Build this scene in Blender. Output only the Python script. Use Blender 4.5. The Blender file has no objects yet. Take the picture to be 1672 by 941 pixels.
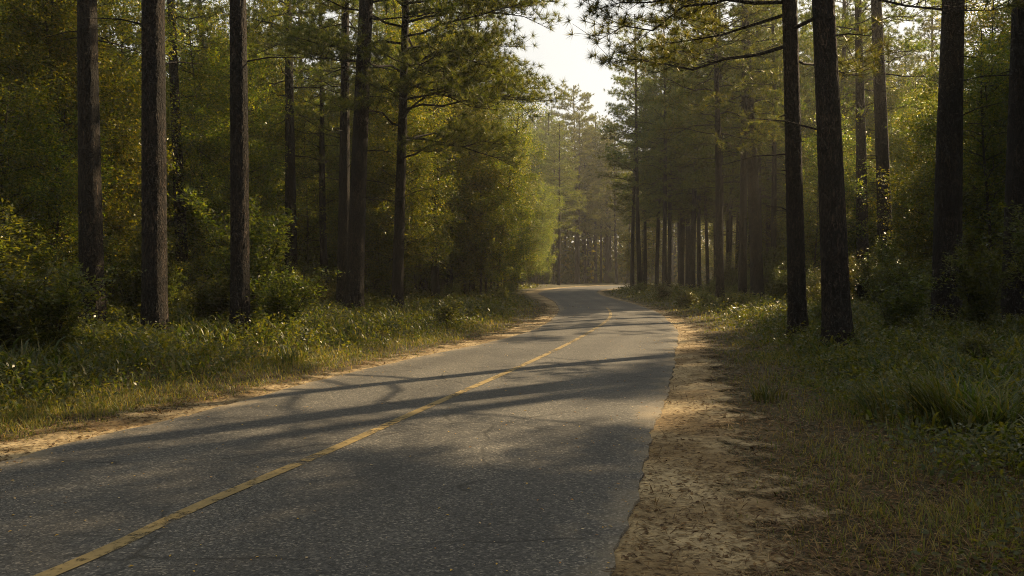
import bpy, math
import numpy as np
from mathutils import Vector, Matrix

R = np.random.default_rng
C = bpy.context.scene
COL = C.collection
CAMH, FPX, HOR, CX = 1.6, 1300.0, 448.0, 836.0
SUN_AZ, SUN_EL = 50.0, 34.0
def G(px, py):
    """photo pixel on flat ground -> world metres"""
    y = CAMH * FPX / (py - HOR)
    return (px - CX) / FPX * y, y

SA, SE = math.radians(SUN_AZ), math.radians(SUN_EL)
SD = np.array([math.sin(SA)*math.cos(SE), math.cos(SA)*math.cos(SE), math.sin(SE)])
# places the low sun reaches in the photograph: trees are kept off the line from these to the sun
LITP = []
for (xa, ya), (xb, yb), w in (((865,547),(1060,536),2), ((890,530),(1080,524),1.5), ((700,590),(880,578),4), ((930,588),(1100,584),3), ((540,624),(820,606),3),
        ((430,640),(620,604),4), ((860,660),(1180,647),5), ((420,668),(640,642),3), ((330,706),(900,692),7), ((560,716),(930,706),5), ((1080,690),(1190,684),5),
        ((0,748),(200,712),4), ((880,480),(1040,468),2)):
    for t in np.linspace(0, 1, 9):
        for v in (-1, 0, 1): LITP.append((*G(xa+(xb-xa)*t, ya+(yb-ya)*t+v*w), .05))
for (bx, by) in ((165,560), (272,574), (408,572), (308,512), (590,526), (660,520)):   # sunlit bark edges of the left pines
    x_, y_ = G(bx, by)
    for z_ in (1.5, 3, 4.5, 6, 7.5): LITP.append((x_, y_, z_))
LITP_ROAD = np.array(LITP)
rl_ = np.random.default_rng(8); W = []
for k in range(130):      # sunlit leaves of the left forest front and of the wall beyond the bend
    px, yy = rl_.uniform(0, 830), rl_.uniform(17, 60); W.append(((px-CX)/FPX*yy, yy, rl_.uniform(1.0, 11)))
for k in range(50): px, yy = rl_.uniform(800, 1050), rl_.uniform(95, 130); W.append(((px-CX)/FPX*yy, yy, rl_.uniform(4, 24)))
for k in range(30): px, yy = rl_.uniform(1150, 1672), rl_.uniform(26, 45); W.append(((px-CX)/FPX*yy, yy, rl_.uniform(3, 9)))
LITP_WALL = np.array(W)
LITP_FAR = np.array([((px-CX)/FPX*yy, yy, z) for px in (850, 885, 920, 955, 990) for yy in (104, 112) for z in (6, 11, 16, 21)])
def blocks(P, x, y, z0, H, rad):
    dx, dy = x-P[:, 0], y-P[:, 1]; h = SD[:2]/np.hypot(*SD[:2])
    t = dx*h[0]+dy*h[1]; s = np.abs(-dx*h[1]+dy*h[0]); z = P[:, 2]+t*math.tan(SE)
    return (t > 1.5) & (s < rad*np.clip(1.5*(H-z)/(H-z0)+.3, .3, 1)) & (z > z0) & (z < H)

# ------------------------------------------------------------------ outlines of road and sand verge (world metres)
def chain(pts, pre, post):
    a = [G(*p) for p in pts]
    return np.array(list(pre) + a + list(post))
def smooth(P, n=3):
    for _ in range(n):
        Q = [P[0]]
        for a, b in zip(P[:-1], P[1:]):
            Q += [a * .75 + b * .25, a * .25 + b * .75]
        Q.append(P[-1]); P = np.array(Q)
    return P
roadL = chain([(0,762),(80,738),(223,703),(319,679),(468,637),(640,595),(780,566),(848,549),(892,532),(911,515),(914,501),(898,488),(876,480),(886,475.6),(914,471),(950,468.4),(1032,465.4)],
              [(-12.5,-14),(-8.2,-4),(-5.2,3.2)], [(48,128),(90,130)])
roadR = chain([(1010,941),(1045,800),(1070,700),(1101,600),(1108,549),(1100,532),(1076,511),(1038,498),(984,484),(972,477),(986,473),(1035,469)],
              [(-6.4,-14),(-2.6,-4),(-.3,1.5)], [(44,110),(90,108)])
sandL = chain([(0,733),(160,693),(266,669),(346,650),(426,637),(559,606),(780,553),(838,537),(879,521),(892,511),(886,494),(850,479.5),(866,474.3),(905,469.7),(1000,465.2)],
              [(-14.5,-14),(-10,-4),(-6.4,3.5)], [(48,134),(90,136)])
sandR = chain([(1310,941),(1282,845),(1243,770),(1203,695),(1190,645),(1166,585),(1146,545),(1106,518),(1069,503),(1000,485),(982,476.8),(996,473.6),(1045,470.2)],
              [(-4.2,-14),(-.4,-4),(1.1,1.5)], [(44,98),(90,96)])
roadL, roadR, sandL, sandR = [smooth(p) for p in (roadL, roadR, sandL, sandR)]
centre = smooth(chain([(132,940),(298,852),(468,778),(553,741),(700,672),(825,616),(899,581),(945,557),(984,533),(998,520),(996,509.6),(989,504)],
              [(-9.3,-14),(-5.4,-4),(-3.1,2.2)], []))

def poly_of(L, Rr): return np.vstack([L, Rr[::-1]])
SAND = poly_of(sandL, sandR); ROAD = poly_of(roadL, roadR)
def inside(P, poly):
    x, y = P[:, 0], P[:, 1]; r = np.zeros(len(P), bool)
    a = poly; b = np.roll(poly, -1, 0)
    for (x0, y0), (x1, y1) in zip(a, b):
        if y0 == y1: continue
        c = ((y0 > y) != (y1 > y)) & (x < (x1 - x0) * (y - y0) / (y1 - y0) + x0)
        r ^= c
    return r
def dist(P, L):
    d = np.full(len(P), 1e9)
    for a, b in zip(L[:-1], L[1:]):
        ab = b - a; t = np.clip(((P - a) @ ab) / max(ab @ ab, 1e-9), 0, 1)
        q = a + t[:, None] * ab
        d = np.minimum(d, np.hypot(P[:, 0] - q[:, 0], P[:, 1] - q[:, 1]))
    return d
def verge(P):
    """signed distance from the outer edge of the sand (positive = off the road)"""
    P = np.asarray(P, float).reshape(-1, 2)
    d = np.minimum(dist(P, sandL), dist(P, sandR))
    return np.where(inside(P, SAND), -d, d)
# grid cache for fast lookups
gx = np.arange(-110, 130.1, 1.0); gy = np.arange(-30, 240.1, 1.0)
GXX, GYY = np.meshgrid(gx, gy, indexing='ij')
VG = verge(np.stack([GXX.ravel(), GYY.ravel()], 1)).reshape(GXX.shape)
def vfast(P):
    P = np.asarray(P, float).reshape(-1, 2)
    u = np.clip((P[:, 0] + 110), 0, len(gx) - 1.001); v = np.clip((P[:, 1] + 30), 0, len(gy) - 1.001)
    i, j = u.astype(int), v.astype(int); a, b = u - i, v - j
    return VG[i, j]*(1-a)*(1-b) + VG[i+1, j]*a*(1-b) + VG[i, j+1]*(1-a)*b + VG[i+1, j+1]*a*b
def ground_z(P):
    P = np.asarray(P, float).reshape(-1, 2)
    d = vfast(P); x, y = P[:, 0], P[:, 1]
    n = .5*np.sin(x*.31+y*.17+1)+.3*np.sin(x*.73-y*.52)+.2*np.sin(x*1.7+y*1.3+2)
    k = np.clip(d / 4, 0, 1); k = k*k*(3-2*k)
    return k * (.16 + .10 * n) - .0
def gz(x, y): return float(ground_z([(x, y)])[0])

# ------------------------------------------------------------------ mesh helpers
def mesh_arrays(name, V, F, mats, mi=None, smooth=False):
    """V (n,3); F list of arrays (m,k) with k corners"""
    me = bpy.data.meshes.new(name)
    F = [f for f in F if len(f)]
    nl = sum(f.size for f in F); nf = sum(len(f) for f in F)
    me.vertices.add(len(V)); me.loops.add(nl); me.polygons.add(nf)
    me.vertices.foreach_set('co', np.ascontiguousarray(V, np.float32).ravel())
    me.loops.foreach_set('vertex_index', np.concatenate([f.ravel() for f in F]).astype(np.int32))
    tot = np.concatenate([np.full(len(f), f.shape[1]) for f in F])
    st = np.concatenate([[0], np.cumsum(tot)[:-1]])
    me.polygons.foreach_set('loop_start', st.astype(np.int32))
    if mi is not None: me.polygons.foreach_set('material_index', np.concatenate(mi).astype(np.int32))
    if smooth: me.polygons.foreach_set('use_smooth', np.ones(nf, bool))
    for m in mats: me.materials.append(m)
    me.update(calc_edges=True); me.validate()
    return me
class Mesher:
    def __init__(s): s.V = []; s.F = {3: [], 4: []}; s.M = {3: [], 4: []}; s.n = 0
    def add(s, V, F, m=0):
        s.V.append(V)
        for f in F:
            if len(f) == 0: continue
            k = f.shape[1]; s.F[k].append(f + s.n); s.M[k].append(np.full(len(f), m))
        s.n += len(V)
    def build(s, name, mats, smooth=False):
        F, M = [], []
        for k in (3, 4):
            if s.F[k]: F.append(np.vstack(s.F[k])); M.append(np.concatenate(s.M[k]))
        return mesh_arrays(name, np.vstack(s.V), F, mats, M, smooth)
def norm(a): return a / np.maximum(np.linalg.norm(a, axis=-1, keepdims=True), 1e-9)
def tube(path, rad, sides=5):
    path = np.asarray(path, float); n = len(path)
    t = norm(np.gradient(path, axis=0)); ref = np.where(np.abs(t[:, 2:3]) > .9, [[1., 0, 0]], [[0, 0, 1.]])
    u = norm(np.cross(t, ref)); v = np.cross(t, u)
    a = np.arange(sides) * 2*math.pi/sides
    ring = path[:, None] + (np.cos(a)[None, :, None]*u[:, None] + np.sin(a)[None, :, None]*v[:, None]) * np.asarray(rad)[:, None, None]
    V = ring.reshape(-1, 3)
    i = np.arange(n-1)[:, None]*sides; j = np.arange(sides)[None]; k = (j+1) % sides
    F = np.stack([i+j, i+k, i+sides+k, i+sides+j], -1).reshape(-1, 4)
    return V, F
def leaves(P, D, N, L, W):
    """P base, D direction, N side vector, sizes; folded diamond leaf of 6 verts, 4 tris/quads"""
    n = len(P); D = norm(D); S = norm(np.cross(D, N)); U = np.cross(S, D)
    L = np.broadcast_to(L, n)[:, None]; W = np.broadcast_to(W, n)[:, None]
    a = P; m1 = P + D*L*.45 + S*W*.5 + U*W*.15; m2 = P + D*L*.45 - S*W*.5 + U*W*.15; t = P + D*L - U*L*.08
    V = np.stack([a, m1, t, m2], 1).reshape(-1, 3)
    i = np.arange(n)[:, None]*4
    F = np.hstack([i, i+1, i+2, i+3])
    return V, [F]
def blades(P, D, L, W, bend, rng, az=None):
    """grass blades: 3 segments curving over"""
    n = len(P)
    if az is None: az = rng.uniform(0, 2*math.pi, n)
    h = np.stack([np.cos(az), np.sin(az), np.zeros(n)], 1)
    s = np.stack([-np.sin(az+rng.normal(0,.5,n)), np.cos(az+rng.normal(0,.5,n)), np.zeros(n)], 1)
    L = np.broadcast_to(L, n)[:, None]; W = np.broadcast_to(W, n)[:, None]; bend = np.broadcast_to(bend, n)[:, None]
    up = np.array([[0, 0, 1.]])
    p0 = P; d1 = norm(up + h*bend*.35); p1 = p0 + d1*L*.4; d2 = norm(up + h*bend*1.1); p2 = p1 + d2*L*.35
    d3 = norm(up*(1-.45*bend) + h*bend*1.8); p3 = p2 + d3*L*.35
    V = np.stack([p0-s*W*.4, p0+s*W*.4, p1-s*W*.5, p1+s*W*.5, p2-s*W*.35, p2+s*W*.35, p3], 1).reshape(-1, 3)
    i = np.arange(n)[:, None]*7
    return V, [np.vstack([np.hstack([i, i+1, i+3, i+2]), np.hstack([i+2, i+3, i+5, i+4])]), np.hstack([i+4, i+5, i+6])]
def rdir(rng, n): return norm(rng.normal(size=(n, 3)))

# ------------------------------------------------------------------ materials
def mat(name):
    m = bpy.data.materials.new(name); m.use_nodes = True; nt = m.node_tree; nt.nodes.clear()
    out = nt.nodes.new('ShaderNodeOutputMaterial')
    def N(t, **kw):
        n = nt.nodes.new(t)
        for k, v in kw.items():
            if k in n.inputs.keys(): n.inputs[k].default_value = v
            else: setattr(n, k, v)
        return n
    return m, nt, N, nt.links.new, out
def ramp(N, stops):
    r = N('ShaderNodeValToRGB'); e = r.color_ramp.elements
    while len(e) < len(stops): e.new(.5)
    for el, (p, c) in zip(e, stops): el.position = p; el.color = (*c, 1) if len(c) == 3 else c
    return r
def leaf_mat(name, cols, trans, fac=.45, rough=.45, spec=.35):
    m, nt, N, K, out = mat(name)
    geo = N('ShaderNodeNewGeometry'); oi = N('ShaderNodeObjectInfo')
    rp = ramp(N, [(i/(len(cols)-1), c) for i, c in enumerate(cols)]); K(geo.outputs['Random Per Island'], rp.inputs[0])
    hsv = N('ShaderNodeHueSaturation'); mr = N('ShaderNodeMapRange'); mr.inputs[3].default_value = .475; mr.inputs[4].default_value = .52
    mv = N('ShaderNodeMapRange'); mv.inputs[3].default_value = .75; mv.inputs[4].default_value = 1.2
    K(oi.outputs['Random'], mr.inputs[0]); K(oi.outputs['Random'], mv.inputs[0])
    K(mr.outputs[0], hsv.inputs['Hue']); K(mv.outputs[0], hsv.inputs['Value']); K(rp.outputs[0], hsv.inputs['Color'])
    p = N('ShaderNodeBsdfPrincipled'); p.inputs['Roughness'].default_value = rough; p.inputs['Specular IOR Level'].default_value = spec
    K(hsv.outputs[0], p.inputs['Base Color'])
    t = N('ShaderNodeBsdfTranslucent')
    mx = N('ShaderNodeMix', data_type='RGBA', blend_type='MULTIPLY'); mx.inputs[0].default_value = 1
    K(hsv.outputs[0], mx.inputs[6]); mx.inputs[7].default_value = (*trans, 1); K(mx.outputs[2], t.inputs[0])
    ms = N('ShaderNodeMixShader'); ms.inputs[0].default_value = fac
    K(p.outputs[0], ms.inputs[1]); K(t.outputs[0], ms.inputs[2]); K(ms.outputs[0], out.inputs[0])
    return m
M_BROAD = leaf_mat('broad_leaf', [(.019,.034,.008),(.032,.052,.011),(.054,.073,.014),(.115,.11,.018),(.031,.046,.010)], (4.8,4.2,.7), .5, .38, .45)
M_SHRUB = leaf_mat('shrub_leaf', [(.022,.036,.010),(.038,.054,.013),(.075,.08,.018),(.030,.042,.011)], (3.7,3.1,.7), .48, .38, .5)
M_NEEDLE = leaf_mat('pine_needles', [(.018,.032,.010),(.03,.048,.013),(.055,.07,.016),(.085,.085,.02),(.026,.042,.012)], (4.5,4.0,.7), .42, .42, .4)
M_GRASS = leaf_mat('grass_blade', [(.06,.08,.018),(.09,.11,.022),(.15,.14,.035),(.22,.17,.06),(.08,.10,.02)], (2.0,1.8,.8), .4, .5, .3)
M_HERB = leaf_mat('herb_leaf', [(.024,.040,.012),(.036,.052,.015),(.06,.07,.018),(.10,.09,.026),(.03,.045,.013)], (3.2,2.9,.8), .42, .45, .35)
M_LITTER = leaf_mat('leaf_litter', [(.05,.028,.014),(.10,.06,.026),(.20,.13,.05),(.07,.042,.02),(.30,.22,.10)], (1.2,1.0,.6), .15, .7, .2)
M_YELLOW = leaf_mat('fallen_leaf', [(.42,.28,.05),(.5,.36,.10),(.35,.18,.05),(.55,.48,.30)], (1.2,1.0,.6), .2, .6, .2)

def mixc(N, K, fac, a, b, mode='MIX'):
    x = N('ShaderNodeMix', data_type='RGBA', blend_type=mode)
    for s, i in ((fac, 0), (a, 6), (b, 7)):
        if hasattr(s, 'is_linked'): K(s, x.inputs[i])
        elif i == 0: x.inputs[0].default_value = s
        else: x.inputs[i].default_value = (*s, 1)
    return x.outputs[2]
def bark_mat(name, dark, light, sc=1.0):
    m, nt, N, K, out = mat(name)
    tc = N('ShaderNodeTexCoord'); mp = N('ShaderNodeMapping'); mp.inputs['Scale'].default_value = (1, 1, .26)
    K(tc.outputs['Object'], mp.inputs[0])
    nz = N('ShaderNodeTexNoise'); nz.inputs['Scale'].default_value = 9*sc; nz.inputs['Detail'].default_value = 4
    K(mp.outputs[0], nz.inputs[0])
    ad = N('ShaderNodeMix', data_type='VECTOR'); ad.inputs[0].default_value = .30; K(mp.outputs[0], ad.inputs[4]); K(nz.outputs['Color'], ad.inputs[5])
    vo = N('ShaderNodeTexVoronoi', feature='DISTANCE_TO_EDGE'); vo.inputs['Scale'].default_value = 22*sc; K(ad.outputs[1], vo.inputs['Vector'])
    vc = N('ShaderNodeTexVoronoi'); vc.inputs['Scale'].default_value = 22*sc; K(ad.outputs[1], vc.inputs['Vector'])
    n2 = N('ShaderNodeTexNoise'); n2.inputs['Scale'].default_value = 40*sc; n2.inputs['Detail'].default_value = 5; K(tc.outputs['Object'], n2.inputs[0])
    r1 = ramp(N, [(0, (0,0,0)), (.22, (1,1,1))]); K(vo.outputs[0], r1.inputs[0])
    mx = N('ShaderNodeMix', data_type='RGBA'); K(r1.outputs[0], mx.inputs[0])
    mx.inputs[6].default_value = (*[c*.4 for c in dark], 1)
    m2 = N('ShaderNodeMix', data_type='RGBA'); m2.inputs[6].default_value = (*dark, 1); m2.inputs[7].default_value = (*light, 1)
    sep = N('ShaderNodeSeparateColor'); K(vc.outputs['Color'], sep.inputs[0])
    mm = N('ShaderNodeMath', operation='MULTIPLY'); K(sep.outputs[0], mm.inputs[0]); K(n2.outputs[0], mm.inputs[1])
    m3 = N('ShaderNodeMath', operation='MULTIPLY'); K(mm.outputs[0], m3.inputs[0]); m3.inputs[1].default_value = 1.6
    K(m3.outputs[0], m2.inputs[0]); n5 = N('ShaderNodeTexNoise'); n5.inputs['Scale'].default_value = 1.3; n5.inputs['Detail'].default_value = 3; K(tc.outputs['Object'], n5.inputs[0])
    r5 = ramp(N, [(.35, (.6,.62,.66)), (.65, (1.3,1.2,1.1))]); K(n5.outputs[0], r5.inputs[0]); K(mixc(N, K, 1.0, m2.outputs[2], r5.outputs[0], 'MULTIPLY'), mx.inputs[7])
    p = N('ShaderNodeBsdfPrincipled'); p.inputs['Roughness'].default_value = .85; p.inputs['Specular IOR Level'].default_value = .25
    K(mx.outputs[2], p.inputs['Base Color'])
    h = N('ShaderNodeMath', operation='MULTIPLY_ADD'); K(n2.outputs[0], h.inputs[0]); h.inputs[1].default_value = .5; K(r1.outputs[0], h.inputs[2])
    b = N('ShaderNodeBump'); b.inputs['Strength'].default_value = .9; b.inputs['Distance'].default_value = .05; K(h.outputs[0], b.inputs['Height'])
    K(b.outputs[0], p.inputs['Normal']); K(p.outputs[0], out.inputs[0])
    return m
M_BARK = bark_mat('pine_bark', (.017,.014,.012), (.068,.050,.037))
M_BARK2 = bark_mat('grey_bark', (.05,.042,.032), (.14,.12,.09), 2.0)

def noise_col(name, stops, scale, detail=8, rough=.9, bump=.4, bd=.01, extra=None, spec=.3):
    m, nt, N, K, out = mat(name)
    tc = N('ShaderNodeTexCoord'); nz = N('ShaderNodeTexNoise'); nz.inputs['Scale'].default_value = scale; nz.inputs['Detail'].default_value = detail
    nz.inputs['Roughness'].default_value = .7
    K(tc.outputs['Object'], nz.inputs[0]); rp = ramp(N, stops); K(nz.outputs[0], rp.inputs[0])
    p = N('ShaderNodeBsdfPrincipled'); p.inputs['Roughness'].default_value = rough; p.inputs['Specular IOR Level'].default_value = spec
    col = rp.outputs[0]; h = nz.outputs[0]
    if extra: col, h = extra(N, K, tc, col, h, p)
    K(col, p.inputs['Base Color'])
    b = N('ShaderNodeBump'); b.inputs['Strength'].default_value = bump; b.inputs['Distance'].default_value = bd; K(h, b.inputs['Height'])
    K(b.outputs[0], p.inputs['Normal']); K(p.outputs[0], out.inputs[0])
    return m
def road_extra(N, K, tc, col, h, p):
    # aggregate speckle, worn patches, long cracks
    v = N('ShaderNodeTexVoronoi'); v.inputs['Scale'].default_value = 75; K(tc.outputs['Object'], v.inputs['Vector'])
    sep = N('ShaderNodeSeparateColor'); K(v.outputs['Color'], sep.inputs[0])
    r = ramp(N, [(.0, (.55,.55,.55)), (.5, (.95,.95,.94)), (.84, (1.45,1.43,1.36)), (1, (3.2,3.0,2.7))]); K(sep.outputs[0], r.inputs[0])
    col = mixc(N, K, 1.0, col, r.outputs[0], 'MULTIPLY')
    n = N('ShaderNodeTexNoise'); n.inputs['Scale'].default_value = .55; n.inputs['Detail'].default_value = 5; K(tc.outputs['Object'], n.inputs[0])
    r2 = ramp(N, [(.3, (.78,.78,.79)), (.7, (1.2,1.19,1.16))]); K(n.outputs[0], r2.inputs[0])
    col = mixc(N, K, 1.0, col, r2.outputs[0], 'MULTIPLY')
    n3 = N('ShaderNodeTexNoise'); n3.inputs['Scale'].default_value = 1.6; n3.inputs['Detail'].default_value = 6; K(tc.outputs['Object'], n3.inputs[0])
    ad = N('ShaderNodeMix', data_type='VECTOR'); ad.inputs[0].default_value = .35; K(tc.outputs['Object'], ad.inputs[4]); K(n3.outputs['Color'], ad.inputs[5])
    vc = N('ShaderNodeTexVoronoi', feature='DISTANCE_TO_EDGE'); vc.inputs['Scale'].default_value = .55; K(ad.outputs[1], vc.inputs['Vector'])
    rc = ramp(N, [(.0, (0,0,0)), (.009, (1,1,1))]); K(vc.outputs[0], rc.inputs[0])
    # cracks come and go
    rg = ramp(N, [(.46, (1,1,1)), (.54, (0,0,0))]); K(n3.outputs[0], rg.inputs[0])
    ck = N('ShaderNodeMath', operation='MAXIMUM'); K(rc.outputs[0], ck.inputs[0]); K(rg.outputs[0], ck.inputs[1])
    col = mixc(N, K, ck.outputs[0], (.02,.019,.017), col)
    at = N('ShaderNodeAttribute', attribute_name='across'); wt = N('ShaderNodeMath', operation='MULTIPLY'); K(at.outputs['Fac'], wt.inputs[0]); wt.inputs[1].default_value = 25.13
    ws = N('ShaderNodeMath', operation='COSINE'); K(wt.outputs[0], ws.inputs[0]); rw = ramp(N, [(0, (.88,.88,.88)), (1, (1.12,1.11,1.09))]); wm = N('ShaderNodeMapRange'); wm.inputs[1].default_value = -1; K(ws.outputs[0], wm.inputs[0]); K(wm.outputs[0], rw.inputs[0])
    col = mixc(N, K, 1.0, col, rw.outputs[0], 'MULTIPLY')
    # old sealed patches
    vp = N('ShaderNodeTexVoronoi'); vp.inputs['Scale'].default_value = .22; K(ad.outputs[1], vp.inputs['Vector']); sp = N('ShaderNodeSeparateColor'); K(vp.outputs['Color'], sp.inputs[0])
    rp2 = ramp(N, [(0, (.80,.80,.82)), (.5, (1,1,1)), (1, (1.14,1.12,1.08))]); K(sp.outputs[0], rp2.inputs[0]); col = mixc(N, K, 1.0, col, rp2.outputs[0], 'MULTIPLY')
    # sand blown over the broken edges
    e1 = N('ShaderNodeMath', operation='SUBTRACT'); K(at.outputs['Fac'], e1.inputs[0]); e1.inputs[1].default_value = .5
    e2 = N('ShaderNodeMath', operation='ABSOLUTE'); K(e1.outputs[0], e2.inputs[0]); e3 = N('ShaderNodeMath', operation='MULTIPLY_ADD'); K(n3.outputs[0], e3.inputs[0]); e3.inputs[1].default_value = .28; K(e2.outputs[0], e3.inputs[2])
    e4 = N('ShaderNodeMapRange'); e4.inputs[1].default_value = .60; e4.inputs[2].default_value = .69; e4.inputs[4].default_value = .75; K(e3.outputs[0], e4.inputs[0])
    col = mixc(N, K, e4.outputs[0], col, (.23,.185,.12))
    hh = N('ShaderNodeMath', operation='MULTIPLY_ADD'); K(v.outputs['Distance'], hh.inputs[0]); hh.inputs[1].default_value = -.9; K(ck.outputs[0], hh.inputs[2])
    return col, hh.outputs[0]
M_ROAD = noise_col('asphalt', [(.3, (.033,.033,.032)), (.7, (.080,.077,.072))], 26, bump=.45, bd=.006, extra=road_extra, rough=.78, spec=.4)
def sand_extra(N, K, tc, col, h, p):
    n = N('ShaderNodeTexNoise'); n.inputs['Scale'].default_value = .9; n.inputs['Detail'].default_value = 7; K(tc.outputs['Object'], n.inputs[0])
    r2 = ramp(N, [(.38, (.50,.44,.36)), (.58, (1,1,1))]); K(n.outputs[0], r2.inputs[0])
    col = mixc(N, K, 1.0, col, r2.outputs[0], 'MULTIPLY')
    v = N('ShaderNodeTexVoronoi'); v.inputs['Scale'].default_value = 34; K(tc.outputs['Object'], v.inputs['Vector'])
    sep = N('ShaderNodeSeparateColor'); K(v.outputs['Color'], sep.inputs[0])
    r = ramp(N, [(0, (.35,.3,.25)), (.16, (.9,.9,.9)), (.85, (1.05,1.04,1)), (1, (1.35,1.3,1.2))]); K(sep.outputs[0], r.inputs[0])
    col = mixc(N, K, 1.0, col, r.outputs[0], 'MULTIPLY')
    hh = N('ShaderNodeMath', operation='ADD'); K(n.outputs[0], hh.inputs[0]); K(h, hh.inputs[1])
    at = N('ShaderNodeAttribute', attribute_name='verge'); ns = N('ShaderNodeTexNoise'); ns.inputs['Scale'].default_value = 2.2; ns.inputs['Detail'].default_value = 9; ns.inputs['Roughness'].default_value = .68
    K(tc.outputs['Object'], ns.inputs[0]); ma = N('ShaderNodeMath', operation='MULTIPLY_ADD'); K(ns.outputs[0], ma.inputs[0]); ma.inputs[1].default_value = 2.6; K(at.outputs['Fac'], ma.inputs[2])
    al = ramp(N, [(0, (1,1,1)), (1, (0,0,0))]); mr = N('ShaderNodeMapRange'); mr.inputs[1].default_value = 1.05; mr.inputs[2].default_value = 1.45; mr.inputs[3].default_value = 1; mr.inputs[4].default_value = 0
    K(ma.outputs[0], mr.inputs[0]); K(mr.outputs[0], p.inputs['Alpha'])
    return col, hh.outputs[0]
M_SAND = noise_col('sand', [(.3, (.20,.15,.082)), (.7, (.42,.33,.19))], 9, bump=.8, bd=.02, extra=sand_extra)
M_GROUND = noise_col('forest_floor', [(.3, (.028,.024,.013)), (.5, (.05,.045,.02)), (.7, (.10,.075,.036))], 4, detail=10, bump=1, bd=.04)
def paint_mat():
    m, nt, N, K, out = mat('worn_yellow_paint')
    tc = N('ShaderNodeTexCoord')
    n = N('ShaderNodeTexNoise'); n.inputs['Scale'].default_value = 9; n.inputs['Detail'].default_value = 9; n.inputs['Roughness'].default_value = .72
    K(tc.outputs['Object'], n.inputs[0])
    n2 = N('ShaderNodeTexNoise'); n2.inputs['Scale'].default_value = 1.1; n2.inputs['Detail'].default_value = 3; K(tc.outputs['Object'], n2.inputs[0])
    ad = N('ShaderNodeMath', operation='MULTIPLY_ADD'); K(n2.outputs[0], ad.inputs[0]); ad.inputs[1].default_value = .8; K(n.outputs[0], ad.inputs[2])
    r = ramp(N, [(.75, (0,0,0)), (.91, (1,1,1))]); K(ad.outputs[0], r.inputs[0])
    col = ramp(N, [(.3, (.13,.095,.035)), (.7, (.29,.205,.075))]); K(n.outputs[0], col.inputs[0])
    p = N('ShaderNodeBsdfPrincipled'); p.inputs['Roughness'].default_value = .7; K(col.outputs[0], p.inputs['Base Color'])
    t = N('ShaderNodeBsdfTransparent'); ms = N('ShaderNodeMixShader'); K(r.outputs[0], ms.inputs[0]); K(t.outputs[0], ms.inputs[1]); K(p.outputs[0], ms.inputs[2])
    K(ms.outputs[0], out.inputs[0]); return m
M_PAINT = paint_mat()

def link(o, label=None, cat=None, group=None, kind=None, parent=None):
    COL.objects.link(o)
    if parent: o.parent = parent
    for k, v in (('label', label), ('category', cat), ('group', group), ('kind', kind)):
        if v: o[k] = v
    return o
def ob(name, me, **kw): return link(bpy.data.objects.new(name, me), **kw)

# ------------------------------------------------------------------ ground, road, sand, line
def axis(lo, hi, flo, fhi, step):
    a = list(np.arange(flo, fhi + .01, step)); s = step
    while a[-1] < hi: s *= 1.35; a.append(a[-1] + s)
    s = step; b = [flo]
    while b[-1] > lo: s *= 1.35; b.append(b[-1] - s)
    return np.array(b[:0:-1] + a)
ax, ay = axis(-900, 900, -40, 45, .5), axis(-500, 1500, -6, 90, .5)
XX, YY = np.meshgrid(ax, ay, indexing='ij'); P2 = np.stack([XX.ravel(), YY.ravel()], 1)
zz = ground_z(P2); dd = vfast(P2)
zz = np.where(dd < .3, -.03, zz)
nx, ny = XX.shape; i = np.arange(nx-1)[:, None]*ny + np.arange(ny-1)[None]
F = np.stack([i, i+ny, i+ny+1, i+1], -1).reshape(-1, 4)
ob('ground', mesh_arrays('ground', np.column_stack([P2, zz]), [F], [M_GROUND], smooth=True), kind='structure')

def resample(P, n):
    d = np.r_[0, np.cumsum(np.hypot(*np.diff(P, axis=0).T))]; t = np.linspace(0, 1, n)**1.0*d[-1]
    return np.stack([np.interp(t, d, P[:, 0]), np.interp(t, d, P[:, 1])], 1)
def strip(L, Rr, z, cols, zf=None):
    n = len(L); t = np.linspace(0, 1, cols+1)
    V = L[:, None]*(1-t)[None, :, None] + Rr[:, None]*t[None, :, None]
    V = V.reshape(-1, 2); Z = np.full(len(V), z) if zf is None else zf(V, np.tile(t, n))
    i = np.arange(n-1)[:, None]*(cols+1) + np.arange(cols)[None]
    return np.column_stack([V, Z]), np.stack([i, i+1, i+cols+2, i+cols+1], -1).reshape(-1, 4)
def match(L, Rr, n):
    """pair the two edges by y-ish param: resample left, nearest advance on the right"""
    return resample(L, n), resample(Rr, n)
# ragged asphalt edges
rg = R(4)
def rag(P, amp, seed, n):
    P = resample(P, n); t = norm(np.gradient(P, axis=0)); nn = np.stack([-t[:, 1], t[:, 0]], 1)
    s = np.arange(n); r = R(seed); w = sum(np.sin(s*f+r.uniform(0, 6))*a for f, a in ((.07, .5), (.19, .35), (.43, .3), (1.1, .3), (2.3, .25)))
    return P + nn*(w*amp)[:, None]
n = 1600
rl, rr = rag(roadL, .04, 1, n), rag(roadR, .04, 2, n)
V, F = strip(rl, rr, .030, 6, lambda V, t: .030 + .03*np.sin(np.pi*t))
e = 0
m = Mesher(); m.add(V, [F]); n_top = len(V)
for E, s in ((rl, -1), (rr, 1)):       # broken down edge of the asphalt
    t = norm(np.gradient(E, axis=0)); nn = np.stack([-t[:, 1], t[:, 0]], 1)*(-s)
    a = np.column_stack([E, np.full(n, .030)]); b = np.column_stack([E+nn*.004, np.full(n, -.01)])
    i = np.arange(n-1); m.add(np.vstack([a, b]), [np.stack([i, i+1, i+1+n, i+n], 1) if s > 0 else np.stack([i, i+n, i+n+1, i+1], 1)])
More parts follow.
